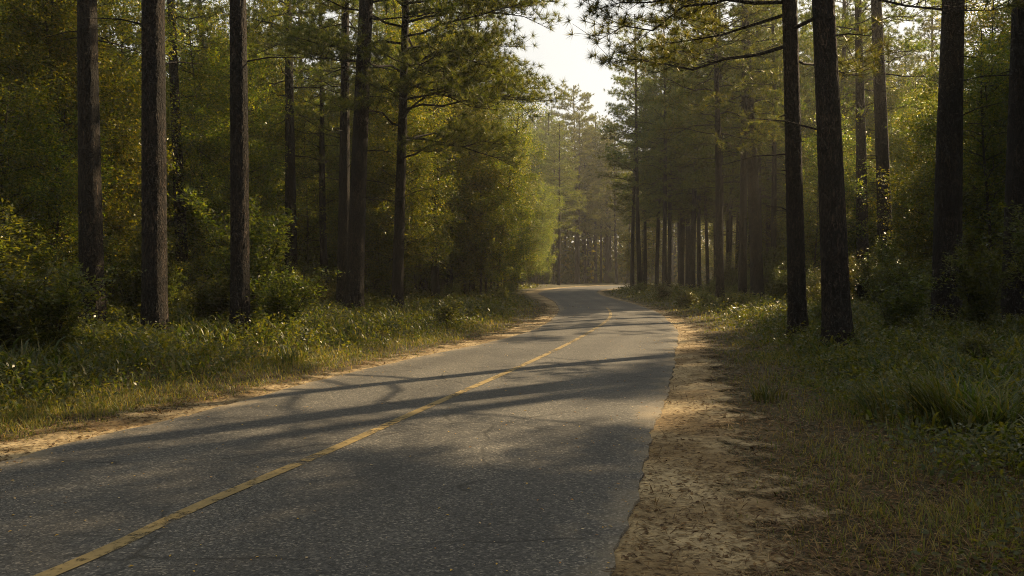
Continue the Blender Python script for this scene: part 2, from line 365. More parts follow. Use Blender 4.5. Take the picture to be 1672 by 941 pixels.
me = m.build('road', [M_ROAD]); acr = np.zeros(len(me.vertices), np.float32); acr[:n_top] = np.tile(np.linspace(0, 1, 7), n); me.attributes.new('across', 'FLOAT', 'POINT').data.foreach_set('value', acr)
ob('road', me, kind='structure')
# sand: a thin sheet under and beside the asphalt that fades raggedly into the verge
sx, sy = np.arange(-17, 92, .25), np.arange(-14, 140, .25)
SX, SY = np.meshgrid(sx, sy, indexing='ij'); SP = np.stack([SX.ravel(), SY.ravel()], 1)
sv_ = vfast(SP); fine_ = np.abs(sv_) < 2.2; sv_[fine_] = verge(SP[fine_]); in_ = sv_ < 1.3
ny_ = len(sy); i = np.arange(len(sx)-1)[:, None]*ny_ + np.arange(ny_-1)[None]
F = np.stack([i, i+ny_, i+ny_+1, i+1], -1).reshape(-1, 4); F = F[in_[F].all(1)]
used = np.unique(F); remap = np.zeros(len(SP), int); remap[used] = np.arange(len(used)); F = remap[F]; SPu, svu = SP[used], sv_[used]
on_road = inside(SPu, ROAD); rd_ = np.minimum(dist(SPu, roadL[::3]), dist(SPu, roadR[::3])); wgt = np.where(on_road, 0, np.clip(rd_/.5, 0, 1))
sz = np.where(svu > 0, ground_z(SPu)+.006, .006) + wgt*(.012+.012*np.sin(SPu[:, 0]*3+SPu[:, 1]*2)*np.sin(SPu[:, 1]*1.3-SPu[:, 0]) + .006*np.sin(7*SPu[:, 0]+5*SPu[:, 1]))
me = mesh_arrays('sand_verge', np.column_stack([SPu, sz]), [F], [M_SAND], smooth=True)
me.attributes.new('verge', 'FLOAT', 'POINT').data.foreach_set('value', svu.astype(np.float32))
ob('sand_verge', me, kind='structure')
cl = resample(centre, 700); t_ = norm(np.gradient(cl, axis=0)); nn = np.stack([-t_[:, 1], t_[:, 0]], 1)
def road_z(P):
    dl, dr = dist(P, rl[::3]), dist(P, rr[::3]); t = dl/(dl+dr); return .030 + .03*np.sin(np.pi*t)
V, F = strip(cl+nn*.056, cl-nn*.056, .066, 2)
# drop the line on the cambered asphalt surface
def road_z(P):
    dl, dr = dist(P, rl[::3]), dist(P, rr[::3]); t = dl/(dl+dr); return .030 + .03*np.sin(np.pi*t)
V[:, 2] = road_z(V[:, :2]) + .005
ob('centre_line', mesh_arrays('centre_line', V, [F], [M_PAINT]), kind='structure')

# ------------------------------------------------------------------ trunks
def trunk_mesh(name, H, r0, lean=(0, 0), seed=0, sides=20, dz=.5, fine=8.0, rough=.0, bow=.0, m=None, flare=.35):
    """tapering trunk; fine rings up to `fine` metres with furrowed relief"""
    r = R(seed); z = [-.25]
    while z[-1] < H: z.append(z[-1] + (dz*.12 if rough and z[-1] < fine else dz))
    z = np.array(z); k = np.clip(z/H, 0, 1)
    ph = r.uniform(0, 6, 4)
    cx = lean[0]*z + bow*np.sin(k*5+ph[0]) - bow*math.sin(ph[0]); cy = lean[1]*z + bow*np.sin(k*4+ph[1]) - bow*math.sin(ph[1])
    rad = r0*(1-.75*k**1.1) * (1 + flare*np.exp(-np.clip(z, 0, None)*3.0)); rad = np.maximum(rad, .015)
    a = np.arange(sides)*2*math.pi/sides
    A, Z = np.meshgrid(a, z)
    rr_ = rad[:, None]*(1 + .04*np.sin(2*A+ph[2]+Z*.3) + flare*.35*np.exp(-np.clip(Z, 0, None)*4)*np.sin(5*A+ph[3]))
    if rough:
        w = A*r0 + .03*np.sin(Z*5+A*2) + .02*np.sin(Z*13+ph[0]) 
        f = np.abs(np.sin(w*math.pi/.085 + 1.2*np.sin(Z*3.1+ph[1]) )) ; g = np.abs(np.sin(Z*math.pi/.22 + 2*np.sin(w*30+ph[2])))
        rr_ = rr_ + rough*(np.minimum(f, .6)*1.2 + np.minimum(g, .5)*.7 - .8 + r.normal(0, .12, f.shape))
    V = np.stack([cx[:, None]+rr_*np.cos(A), cy[:, None]+rr_*np.sin(A), Z], -1).reshape(-1, 3)
    n = len(z); i = np.arange(n-1)[:, None]*sides; j = np.arange(sides)[None]; q = (j+1) % sides
    F = np.stack([i+j, i+q, i+sides+q, i+sides+j], -1).reshape(-1, 4)
    axisf = lambda h: np.array([np.interp(h, z, cx), np.interp(h, z, cy), h])
    me = mesh_arrays(name, V, [F], [m or M_BARK], smooth=True)
    return me, axisf

# ------------------------------------------------------------------ pine crown
def pine_crown(seed, axisf, H, z0, Rmax, nl, r0, tn=15, nw=.016, nlen=.19, bias=None, dead=6, prof='full', sub_d=2.6, carve=None, tuft_step=.3):
    r = R(seed); m = Mesher(); TP, TD = [], []; az = r.uniform(0, 6)
    for i in range(nl):
        k = (i + r.uniform(0, .9))/nl; k = k**(.85 if prof == 'full' else 1); z = z0 + (H - z0)*k
        if z > H-.2: continue
        az += 2.4 + r.normal(0, .35); a = az
        if bias is not None and r.random() < bias[1]: a = bias[0] + r.normal(0, bias[2])
        pr = {'full': (1-k)**.55*(.62+.5*min(k*4, 1)), 'umbrella': .5+.6*math.sin(math.pi*min(k*.9+.15, 1))}[prof]
        L = Rmax*pr*r.uniform(.7, 1.15); 
        if L < .5: L = .5
        up = (-.12 + .75*k**1.4) + r.normal(0, .12)
        n = 7; s = np.linspace(0, 1, n); base = axisf(z)
        d = np.array([math.cos(a), math.sin(a), 0]); sd = np.array([-d[1], d[0], 0])
        wig = r.normal(0, .09*L); kk = r.normal(0, .02*L, 7); kk[0] = 0
        path = base + d*(s*L*math.cos(up))[:, None] + sd*(wig*np.sin(s*3))[:, None]
        path[:, 2] += kk
        path[:, 2] += L*math.sin(up)*s + L*.10*np.sin(s*math.pi*1.0)*r.uniform(-.3, 1) + .12*L*s**2*r.uniform(-.6, 1)
        rb = max(.014, min(.05, L*.010 + .007)); 
        m.add(*(lambda v: (v[0], [v[1]]))(tube(path, np.linspace(rb, .007, n), 5)), m=0)
        ns = max(2, int(L*sub_d))
        for q in range(ns):
            u = .28 + .72*(q + r.uniform(0, .8))/ns; u = min(u, .98)
            p0 = np.array([np.interp(u, s, path[:, c]) for c in range(3)])
            sg = 1 if q % 2 else -1; sl = (L*.42*(1.15-u) + .35)*r.uniform(.6, 1.2)
            dr = norm(d*.75 + sd*sg*r.uniform(.5, 1.1) + np.array([0, 0, r.uniform(-.05, .5)]))
            mid = p0 + dr*sl*.5; end = p0 + dr*sl + np.array([0, 0, sl*r.uniform(0, .25)])
            v, f = tube([p0, mid, end], [.011, .008, .005], 3); m.add(v, [f], 0)
            nt = max(2, int(sl/tuft_step))
            for w in np.linspace(.35, 1, nt):
                c = p0*(1-w) + end*w
                TP.append(c + r.normal(0, .05, 3)); TD.append(norm(dr + r.normal(0, .35, 3) + [0, 0, .35]))
        TP.append(path[-1]); TD.append(norm(path[-1]-path[-2]))
    for i in range(dead):   # bare stubs below the crown
        z = r.uniform(z0*.45, z0); a = r.uniform(0, 6.3); L = r.uniform(.4, 1.8); b = axisf(z); d = np.array([math.cos(a), math.sin(a), r.uniform(-.2, .35)])
        v, f = tube([b, b+d*L*.5, b+d*L+[0, 0, -.1*L]], [.022, .015, .006], 4); m.add(v, [f], 0)
    TP, TD = np.array(TP), np.array(TD)
    if carve is not None:     # leave openings where the sun comes through this crown
        Wp = TP + carve; keep = np.ones(len(TP), bool)
        for p in np.vstack([LITP_ROAD, LITP_WALL]):
            v = Wp-p; t = v@SD; keep &= ~((t > 1) & (np.linalg.norm(v-t[:, None]*SD, axis=1) < .48))
        TP, TD = TP[keep], TD[keep]
    n = len(TP)
    P = np.repeat(TP, tn, 0); D = norm(np.repeat(TD, tn, 0)*.55 + rdir(r, n*tn)); P = P - D*.0
    L = nlen*r.uniform(.7, 1.15, n*tn)
    Nn = rdir(r, n*tn); S = norm(np.cross(D, Nn))
    V = np.stack([P - S*nw*.5, P + S*nw*.5, P + D*L[:, None]], 1).reshape(-1, 3)
    m.add(V, [np.arange(n*tn*3).reshape(-1, 3)], 1)
    return m

def pine_proto(seed, H, z0, Rm, nl, r0, sides=12, dz=.8, **kw):
    tm, axf = trunk_mesh('pine_trunk', H, r0, (R(seed).normal(0, .008), R(seed+1).normal(0, .008)), seed, sides, dz, bow=.08)
    cm = pine_crown(seed, axf, H, z0, Rm, nl, r0, **kw).build('pine_crown', [M_BARK, M_NEEDLE])
    return tm, cm
PINES = {
 'tall':  [pine_proto(s, 25, 11.5, 3.6, 60, .22, tn=24, nw=.034, nlen=.29, sub_d=3.6, tuft_step=.36) for s in (11, 12)],
 'mid':   [pine_proto(s, 22, 6.5, 3.5, 84, .20, tn=24, nw=.036, nlen=.29, sub_d=3.8, tuft_step=.36) for s in (21, 22, 23)],
 'low':   [pine_proto(s, 17, 3.0, 3.2, 84, .15, tn=24, nw=.036, nlen=.29, sub_d=3.8, tuft_step=.36) for s in (31, 32)],
 'high':  [pine_proto(s, 27, 17.5, 3.4, 46, .24, tn=24, nw=.06, nlen=.36, prof='umbrella', sub_d=3.2) for s in (41,)],
}

# ------------------------------------------------------------------ broadleaf understory
def broad_proto(seed, H, z0, Rm, nl, leaf=.085, per=11, r0=.07, twigs=3.0, spread=.2):
    tm, axf = trunk_mesh('stem', H*.93, r0, (R(seed).normal(0, .03), R(seed+1).normal(0, .03)), seed, 8, .5, bow=.12, m=M_BARK2, flare=.2)
    r = R(seed); m = Mesher(); TP = []; az = 0
    for i in range(nl):
        k = (i+.5)/nl; z = z0 + (H*.92 - z0)*k; az += 2.4 + r.normal(0, .4)
        L = Rm*(.55+.55*math.sin(math.pi*min(1, k*.8+.2)))*r.uniform(.6, 1.15); up = r.uniform(.15, .75)
        d = np.array([math.cos(az), math.sin(az), 0]); n = 5; s = np.linspace(0, 1, n)
        path = axf(z) + d*(s*L*math.cos(up))[:, None]; path[:, 2] += L*math.sin(up)*s - .18*L*s**2; path[1:] += r.normal(0, .05*L, (n-1, 3))
        v, f = tube(path, np.linspace(.022, .006, n), 4); m.add(v, [f], 0)
        for q in range(max(3, int(L*twigs))):
            u = r.uniform(.2, 1); p0 = np.array([np.interp(u, s, path[:, c]) for c in range(3)])
            dr = norm(d*.5 + rdir(r, 1)[0] + [0, 0, .2]); sl = r.uniform(.3, .8)*(.5+.2*L)
            end = p0 + dr*sl; v, f = tube([p0, end], [.006, .003], 3); m.add(v, [f], 0)
            for w in ((.45, 1) if sl > .45 else (1,)): TP.append(p0*(1-w)+end*w)
    TP = np.array(TP); n = len(TP); P = np.repeat(TP, per, 0) + r.normal(0, spread*.45, (n*per, 3))
    D = rdir(r, n*per); D[:, 2] = D[:, 2]*.6 - .15; Nn = rdir(r, n*per)*.7 + [0, 0, .8]
    V, F = leaves(P, D, Nn, leaf*r.uniform(.6, 1.3, n*per), leaf*.55*r.uniform(.7, 1.2, n*per))
    m.add(V, F, 1)
    return tm, m
BROAD = []
for s, H, z0, Rm, nl in ((51, 12.5, 1.2, 2.5, 72), (52, 10, .8, 2.5, 60), (53, 15, 2.0, 2.9, 84), (54, 7.5, .5, 2.1, 48)):
    tm, m = broad_proto(s, H, z0, Rm, nl, .105, 32, twigs=4.8, spread=.32); BROAD.append((tm, m.build('leaf_crown', [M_BARK2, M_BROAD]), H))
def shrub_mesh(seed, H, Rm, leaf, n_st=9, per=9):
    r = R(seed); m = Mesher(); TP = []
    for i in range(n_st):
        a = r.uniform(0, 6.3); L = H*r.uniform(.6, 1.1); lean = r.uniform(.1, .7)*Rm/H; d = np.array([math.cos(a)*lean, math.sin(a)*lean, 1])
        n = 6; s = np.linspace(0, 1, n); path = np.array([d*L*u + [math.cos(a)*lean*u*u*.4*L, math.sin(a)*lean*u*u*.4*L, -.15*L*u*u] for u in s]) + r.normal(0, .02, (n, 3))
        path[0, 2] = -.1; v, f = tube(path, np.linspace(.012, .004, n), 4); m.add(v, [f], 0)
        for q in range(int(10*H)):
            u = r.uniform(.12, 1); p0 = np.array([np.interp(u, s, path[:, c]) for c in range(3)]); dr = norm(rdir(r, 1)[0] + [0, 0, .4]); sl = r.uniform(.12, .45)
            end = p0+dr*sl; v, f = tube([p0, end], [.004, .002], 3); m.add(v, [f], 0)
            for w in (.4, .7, 1): TP.append(p0*(1-w)+end*w)
    TP = np.array(TP); n = len(TP); P = np.repeat(TP, per, 0) + r.normal(0, .05, (n*per, 3))
    D = rdir(r, n*per); D[:, 2] = np.abs(D[:, 2])*.5; Nn = rdir(r, n*per)*.6+[0, 0, .8]
    V, F = leaves(P, D, Nn, leaf*r.uniform(.6, 1.3, n*per), leaf*.45*r.uniform(.7, 1.2, n*per)); m.add(V, F, 1)
    return m.build('shrub', [M_BARK2, M_SHRUB])
SHRUBS = [shrub_mesh(61, 1.5, .9, .085, 11), shrub_mesh(62, 2.3, 1.2, .09, 12, 7), shrub_mesh(63, .9, .7, .08, 12), shrub_mesh(64, 3.4, 1.5, .10, 13, 6)]

# ------------------------------------------------------------------ trees in place
def tree(name, label, cat, group, x, y, tm, cm, s=1.0, rz=0.0, tilt=(0, 0), crown='crown'):
    e = bpy.data.objects.new(name, None); e.empty_display_size = .3
    link(e, label, cat, group); e.location = (x, y, gz(x, y)); e.scale = (s, s, s) if not hasattr(s, '__len__') else s
    e.rotation_euler = (tilt[1], tilt[0], rz)
    ob('trunk', tm, parent=e); ob(crown, cm, parent=e)
    return e
taken = []
HERO = []
# near pines: base px, base py, top px at row 0, width px mid, H, z0, R, nlimbs, label, options
near = [
 (152,560,138,37, 24,11,3.6,40,'dark pine leftmost by the road with a sunlit strip on its right edge',{}),
 (253,574,246,39, 26,12.5,3.8,40,'thickest dark pine trunk on the left, second from the picture edge, amid leafy plants',{}),
 (392,572,390,30, 23,11.5,3.4,40,'straight pine trunk rising from bright grass, the one nearest the left sand verge',{}),
 (300,512,281,20, 24,10,3.4,44,'slim pine leaning left behind the two leftmost big trunks',{}),
 (477,507,466,20, 22,7.5,3.2,50,'pine half hidden by lit leaves between the straight verge pine and the paired pines',{}),
 (532,500,516,12, 19,6.5,2.8,50,'thin pine with a wavy stem just left of the paired pines',{}),
 (559,516,560,19, 24,8,3.2,50,'left and thinner one of the two pines standing close together',{}),
 (578,526,598,30, 25,8.5,4.2,54,'right and thicker one of the two pines standing close together, leaning right',dict(bias=(-.15,.3,.6))),
 (648,520,659,18, 21,5.4,5.6,78,'pine with many long branches reaching right over the left road edge',dict(bias=(.05,.62,.5), prof='full')),
 (711,500,714,14, 20,6.0,3.4,56,'slender pine just right of the pine with long reaching branches',{}),
 (1303,562,1281,29, 24,6.2,6.7,84,'leaning pine beside the right verge, left of the thickest right trunk',dict(bias=(2.85,.6,.45))),
 (1368,582,1344,42, 25,8.5,4.2,46,'thickest rough barked pine on the right, nearest to the sand verge',{}),
 (1448,508,1434,25, 24,8.5,3.4,50,'pine with drooping leaves between the thickest right trunk and the broad dark pine',{}),
 (1409,502,1404,19, 24,8.0,3.4,50,'straight grey pine just behind and right of the thickest right trunk',{}),
 (1545,553,1556,42, 25,11,3.8,44,'broad dark shaded pine trunk among leaves at the far right',{}),
 (1655,548,1662,34, 24,11,3.6,44,'almost black pine trunk at the right picture edge',{}),
 (1237,498,1219,21, 23,7.6,3.6,54,'tallest grey pine in the cluster left of the leaning verge pine',{}),
 (1212,499,1213,14, 21,7.2,3.2,54,'thin pine directly beside the tallest pine of the right cluster',{}),
 (1176,503,1165,13, 20,6.8,3.6,56,'slim lone pine at the inner side of the bend, left of the right cluster',{}),
 (1262,494,1262,10, 20,7.0,3.0,50,'thinnest pine between the right cluster and the leaning verge pine',{}),
]
for i, (bx, by, tx, wpx, H, z0, Rm, nl, lab, opt) in enumerate(near):
    x, y = G(bx, by); r0 = wpx/FPX*y/2*1.02
    ztop = CAMH + HOR/FPX*y; lx = ((tx-bx)/FPX*y)/ztop
    close = y < 24
    tm, axf = trunk_mesh('trunk', H, r0, (lx, R(i).normal(0, .006)), 100+i, 56 if close else 28, .5, fine=9 if close else 0, rough=.016 if close else .0, bow=.05 if i != 5 else .12, flare=.45)
    opt = dict(opt)
    cm = pine_crown(200+i, axf, H, z0, Rm, nl, r0, tn=44 if opt.get('bias') else 32, nw=.014 if y < 32 else .028, nlen=.24, dead=8, sub_d=6.2 if opt.get('bias') else 3.6, carve=np.array([x, y, gz(x, y)]) if x > 3 else None, **opt).build('crown', [M_BARK, M_NEEDLE])
    tree('pine_tree', lab, 'pine tree', None, x, y, tm, cm); taken.append((x, y, 1.2)); HERO.append((x+lx*4, y))
# far central pine whose top stands against the sky
x, y = G(941, 464.5); tm, cm = PINES['high'][0]
s = (CAMH + (448-150)/FPX*y)/27
tree('pine_tree', 'tall round-topped pine standing against the pale sky at the end of the road', 'pine tree', None, x, y, tm, cm, s, .4); taken.append((x, y, 2))

CROWN = {'tall': (11.5, 25, 3.0), 'mid': (6.5, 22, 3.0), 'low': (3, 17, 2.6), 0: (1.5, 12.5, 2.2), 1: (1, 10, 2.2), 2: (2.5, 15, 2.6), 3: (.6, 7.5, 1.8)}
def sunny(x, y, k, s=1.0, wall=2):
    z0, H, rad = CROWN[k]
    return blocks(LITP_ROAD, x, y, z0*s, H*s, rad*s*.85).sum() <= 4 and (y < 70 or blocks(LITP_FAR, x, y, z0*s, H*s, rad*s*.9).sum() == 0) and blocks(LITP_WALL, x, y, z0*s, H*s, rad*s).sum() <= wall
def clear_view(x, y, w=1.5):
    return not any(y < hy+1.0 and abs(x/y-hx/hy)*y < w for hx, hy in HERO if hy > 15)
def free(x, y, rad):
    return all((x-a)**2+(y-b)**2 > (rad+c)**2*.5 for a, b, c in taken)
def inframe(x, y, m=1.12): return y > 2 and abs(x) < (CX/FPX)*y*m + 2.5
rs = R(77)
def scatter(n, xr, yr, dmin, rad, test=None, dmax=1e9):
    out = []; tries = 0
    while len(out) < n and tries < n*60:
        tries += 1; x, y = rs.uniform(*xr), rs.uniform(*yr)
        d = vfast([(x, y)])[0]
        if d < dmin or d > dmax or (test and not test(x, y)) or not free(x, y, rad) or (y > 5 and not clear_view(x, y)): continue
        out.append((x, y)); taken.append((x, y, rad))
    return out
left = lambda x, y: x < np.interp(y, [0, 20, 40, 75, 100, 130], [-4, 0, 3, 2, 5, 20])
pick = lambda L: L[rs.integers(len(L))]
# explicit mid distance pines on the right with clear boles
mids = [(1057,466,7),(1069,465.5,7),(1087,474,8),(1100,472,7),(1113,478,10),(1128,476,8),(1142,480,10),(1190,482,10),(1203,478,8),(1228,484,10),(1290,486,10),(1330,484,9),
        (770,490,9),(745,486,8),(735,494,9),(690,488,9),(625,490,10),(610,487,9),(500,492,10),(440,494,11),(1322,494,11),(1390,486,10),(1475,490,12),(1510,494,12),(1590,500,14),(1620,492,12)]
for bx, by, w in mids:
    x, y = G(bx, by)
    if vfast([(x, y)])[0] < .8: continue
    kind = 'mid'; tm, cm = pick(PINES[kind]); s = rs.uniform(.85, 1.1)
    if not left(x, y) and not sunny(x, y, kind, s, 5): continue
    side = 'left' if left(x, y) else 'right'
    tree('pine_tree', f'slender pine standing in the middle distance of the {side} forest', 'pine tree', f'slender pines of the {side} forest', x, y, tm, cm, s, rs.uniform(0, 6.3), (rs.normal(0, .012), rs.normal(0, .012))); taken.append((x, y, 1.5))
# random forest pines
for side, test, xr in (('left', lambda x, y: left(x, y) and inframe(x, y), (-75, 22)), ('right', lambda x, y: (not left(x, y)) and inframe(x, y), (4, 75))):
    for (x, y) in scatter(66 if side == 'left' else 105, xr, (27, 104), 2.5, 1.4, test):
        k = str(rs.choice(['mid', 'mid', 'low', 'tall'])); tm, cm = pick(PINES[k])
        if not sunny(x, y, k, 1.0, 3 if side == 'left' else 2) or (k == 'low' and 990 < CX+x/y*FPX < 1260): taken.pop(); continue
        tree('pine_tree', f'slender pine standing in the middle distance of the {side} forest', 'pine tree', f'slender pines of the {side} forest', x, y, tm, cm, rs.uniform(.85, 1.12), rs.uniform(0, 6.3), (rs.normal(0, .015), rs.normal(0, .015)))
for k_ in range(60):
    px_ = rs.uniform(1040, 1240); y = rs.uniform(58, 96); x = (px_-CX)/FPX*y
    if vfast([(x, y)])[0] < 1.2 or not free(x, y, .5): continue
    kk = 'mid' if k_ % 2 else 'tall'
    if not sunny(x, y, kk, .9, 99): continue
    taken.append((x, y, 1.0)); tm, cm = PINES[kk][k_ % 2]
    tree('pine_tree', 'slender pine standing in the middle distance of the right forest', 'pine tree', 'slender pines of the right forest', x, y, tm, cm, rs.uniform(.8, 1.0), rs.uniform(0, 6.3), (rs.normal(0, .015), rs.normal(0, .015)))
    if k_ > 34: break
# far wall of pines beyond the bend
for (x, y) in scatter(70, (-80, 95), (108, 150), 2.5, 1.6, lambda x, y: inframe(x, y) and (y > 130 or x < 14)):
    k = str(rs.choice(['mid', 'tall', 'tall'])); tm, cm = pick(PINES[k]); sc = rs.uniform(.98, 1.12) * (y/135)**.5
    if not sunny(x, y, k, sc, 99): continue
    tree('pine_tree', 'hazy pine with a bare lower trunk in the forest wall beyond the bend', 'pine tree', 'hazy pines beyond the bend', x, y, tm, cm, sc, rs.uniform(0, 6.3), (rs.normal(0, .015), rs.normal(0, .015)))

for k_ in range(26):
    px_ = rs.uniform(845, 1015); y = rs.uniform(106, 136); x = (px_-CX)/FPX*y
    if vfast([(x, y)])[0] < 2 or not free(x, y, .6): continue
    taken.append((x, y, .8)); kk = 'mid' if k_ % 3 else 'tall'; tm, cm = PINES[kk][k_ % 2]; H_ = 22 if kk == 'mid' else 25
    tree('pine_tree', 'hazy pine with a bare lower trunk in the forest wall beyond the bend', 'pine tree', 'hazy pines beyond the bend', x, y, tm, cm, (CAMH+(448-rs.uniform(180, 235))/FPX*y)/H_, rs.uniform(0, 6.3))
# understory broadleaf trees
def sapling(x, y, k, s, side, taken_r=1.0):
    tm, cm, H = BROAD[k]
    tree('understory_tree', f'leafy young broadleaf tree among the pines of the {side}', 'tree', f'leafy young trees of the {side}', x, y, tm, cm, s, rs.uniform(0, 6.3), (rs.normal(0, .04), rs.normal(0, .04)), crown='crown'); taken.append((x, y, taken_r))
# the lit leafy wall at the inside of the left bend, and dark leafy trees at right
for bx, by, k, s in ((842,481,3,1.15),(822,484,1,1.0),(800,486,0,1.0),(785,490,3,1.1),(760,494,1,.9),(735,500,3,1.1),(860,476.5,0,1.0),(838,475,2,1.0),(812,478,0,1.1),(680,505,3,.9),
                     (90,545,3,.8),(20,548,3,.9),(1620,525,1,1.0),(1500,520,1,1.0),(1585,515,0,1.0),(1660,515,0,1.0),(1400,497,1,.9),(330,530,3,.55),(600,505,3,.8),(1330,505,3,.8)):
    x, y = G(bx, by)
    if vfast([(x, y)])[0] < .7: x += -.9 if x < 3 else .9
    if not clear_view(x, y, 1.3): continue
    if not sunny(x, y, k, s, 8): k, s = 3, .7
    sapling(x, y, k, s, 'left forest' if left(x, y) else 'right forest')
for side, test, xr, n, yr in (('left forest', lambda x, y: left(x, y) and inframe(x, y), (-75, 22), 185, (20, 104)), ('right forest', lambda x, y: (not left(x, y)) and inframe(x, y), (4, 75), 160, (22, 104)),
                         ('forest beyond the bend', lambda x, y: inframe(x, y) and (y > 126 or x < 10), (-70, 80), 40, (108, 146))):
    for (x, y) in scatter(n, xr, yr, 2.0, .8, test):
        px_ = CX+x/y*FPX
        if not left(x, y) and y > 34 and 990 < px_ < 1250 and rs.random() < .85: taken.pop(); continue
        cap = 3 if side == 'right forest' else 4
        k = next((k for k in rs.permutation([0, 0, 1, 2, 2, 3]) if sunny(x, y, int(k), 1.0, cap)), None)
        if k is None and sunny(x, y, 3, .9, 8): k = 3
        if k is None: taken.pop(); continue
        if side == 'forest beyond the bend': k = 3
        sapling(x, y, int(k), rs.uniform(.85, 1.1), side)

# deeper leafy fill between the left trunks
for (x, y) in scatter(45, (-42, 6), (24, 58), 3.0, .6, lambda x, y: left(x, y) and inframe(x, y, 1.0)):
    k = int(rs.choice([0, 1, 2]))
    if not sunny(x, y, k, .95, 9): k = 3
    sapling(x, y, k, rs.uniform(.9, 1.05), 'left forest', .6)
# shrubs
def shrub(x, y, k, s, side):
    o = ob('shrub', SHRUBS[k], label=f'low leafy green shrub on the forest floor {side}', cat='shrub', group=f'leafy shrubs {side}')
    o.location = (x, y, gz(x, y)-.03); o.rotation_euler = (0, 0, rs.uniform(0, 6.3)); o.scale = (s, s, s*rs.uniform(.8, 1.1))
for side, test, xr, n in (('left of the road', lambda x, y: left(x, y) and inframe(x, y, 1.05), (-40, 20), 118), ('right of the road', lambda x, y: (not left(x, y)) and inframe(x, y, 1.05), (3, 40), 140)):
    c = 0; tries = 0
    while c < n and tries < 20000:
        tries += 1; y = 12 + 50*rs.random()**1.6; x = rs.uniform(*xr); d = vfast([(x, y)])[0]
        if d < (1.5 if x < 0 else 1.3) or not test(x, y): continue
        if any((x-a)**2+(y-b)**2 < .35 for a, b, _ in taken): continue
        pxs = CX+x/y*FPX
        if any(abs(pxs-b[0]) < 52 and y < CAMH*FPX/(b[1]-HOR)+.4 for b in near if b[1] > 515): continue
        k = int(rs.integers(4)) if d > 5 else int(rs.choice([0, 2])) if d > 3.2 else 2
        shrub(x, y, k, rs.uniform(.75, 1.15), side); c += 1
for (x, y) in scatter(40, (-45, 60), (107, 132), 1.2, .5, lambda x, y: inframe(x, y) and (y > 122 or x < 8)):
    shrub(x, y, int(rs.choice([1, 3])), rs.uniform(.9, 1.3), 'beyond the bend')

# keep the leafy trees that show largest; the farthest ones are lost in the wood behind them anyway
ut = sorted((o for o in COL.objects if o.type == 'EMPTY' and o.name.startswith('understory_tree')), key=lambda o: o.location.y/o.scale[2] - (25 if 760 < CX+o.location.x/o.location.y*FPX < 900 else 0))
for o in ut[292:]:
    for c_ in list(o.children): bpy.data.objects.remove(c_)
    bpy.data.objects.remove(o)

# ------------------------------------------------------------------ unseen trees added outside the picture, right, to shade the road
ro = R(5)
DARK = []
for px in range(0, 1672, 60):
    for py in list(range(730, 941, 15)) + list(range(500, 730, 12)):
        q = G(px, py)
        if vfast([q])[0] < 3: DARK.append((*q, .05))
DARK = np.array(DARK); near_lit = np.array([np.hypot(*(LITP_ROAD[:, :2]-p[:2]).T).min() for p in DARK]); DARK = DARK[near_lit > .45]
def blockers():
    b = np.zeros(len(DARK), int)
    for o in list(COL.objects):
        if o.type == 'EMPTY' and 'k' in o: z0, H, rad = CROWN[eval(o['k'])]; s_ = o.scale[0]; b += blocks(DARK, o.location.x, o.location.y, z0*s_, H*s_, rad*s_*.8)
    return b
cov = np.zeros(len(DARK), int); DW = np.where(DARK[:, 1] < 7.3, 3, 1)
done = 0
for it in range(3000):
    if done >= 75: break
    x, y = ro.uniform(3, 42), ro.uniform(-8, 46)
    if it % 3 == 0: x, y = ro.uniform(3.5, 24), ro.uniform(-5, 20)
    if inframe(x, y, 1.1) or vfast([(x, y)])[0] < 2.0 or not free(x, y, .8): continue
    best = None
    for k in ('tall', 'mid', 'low', 0, 1, 2, 3):
        for s_ in (.7, 1.0):
            if not sunny(x, y, k, s_, 6): continue
            z0, H, rad = CROWN[k]; g = (blocks(DARK, x, y, z0*s_, H*s_, rad*s_*.8) & (cov < 3)*DW).sum()
            if g >= 4 and (best is None or g > best[0]): best = (g, k, s_)
    if best is None: continue
    g, k, s_ = best; z0, H, rad = CROWN[k]; cov += blocks(DARK, x, y, z0*s_, H*s_, rad*s_*.8); done += 1; taken.append((x, y, .9))
    if isinstance(k, str): tm, cm = PINES[k][int(ro.integers(len(PINES[k])))]; nm, lab, cat, grp = 'pine_tree', 'unseen pine added beyond the right picture edge to shade the road', 'pine tree', 'unseen pines added to shade the road'
    else: tm, cm, _ = BROAD[k]; nm, lab, cat, grp = 'understory_tree', 'unseen leafy young tree added beyond the right picture edge to shade the road', 'tree', 'unseen leafy trees added to shade the road'
    tree(nm, lab, cat, grp, x, y, tm, cm, s_, ro.uniform(0, 6.3))
sv = np.array([math.sin(SA), math.cos(SA)])
for k_ in range(60):  # more unseen pines, added so their trunks cast streaks on the road
    b_ = np.array([ro.uniform(-3, 3), ro.uniform(7, 30)]); x, y = b_ + sv*ro.uniform(8, 16)
    if inframe(x, y, 1.1) or vfast([(x, y)])[0] < 2 or not free(x, y, .8) or done > 92: continue
    kk = 'tall'
    if not sunny(x, y, kk, 1.1, 8): continue
    done += 1; taken.append((x, y, .9)); tm, cm = PINES[kk][k_ % 2]
    tree('pine_tree', 'unseen pine added beyond the right picture edge to shade the road', 'pine tree', 'unseen pines added to shade the road', x, y, tm, cm, 1.1, ro.uniform(0, 6.3))
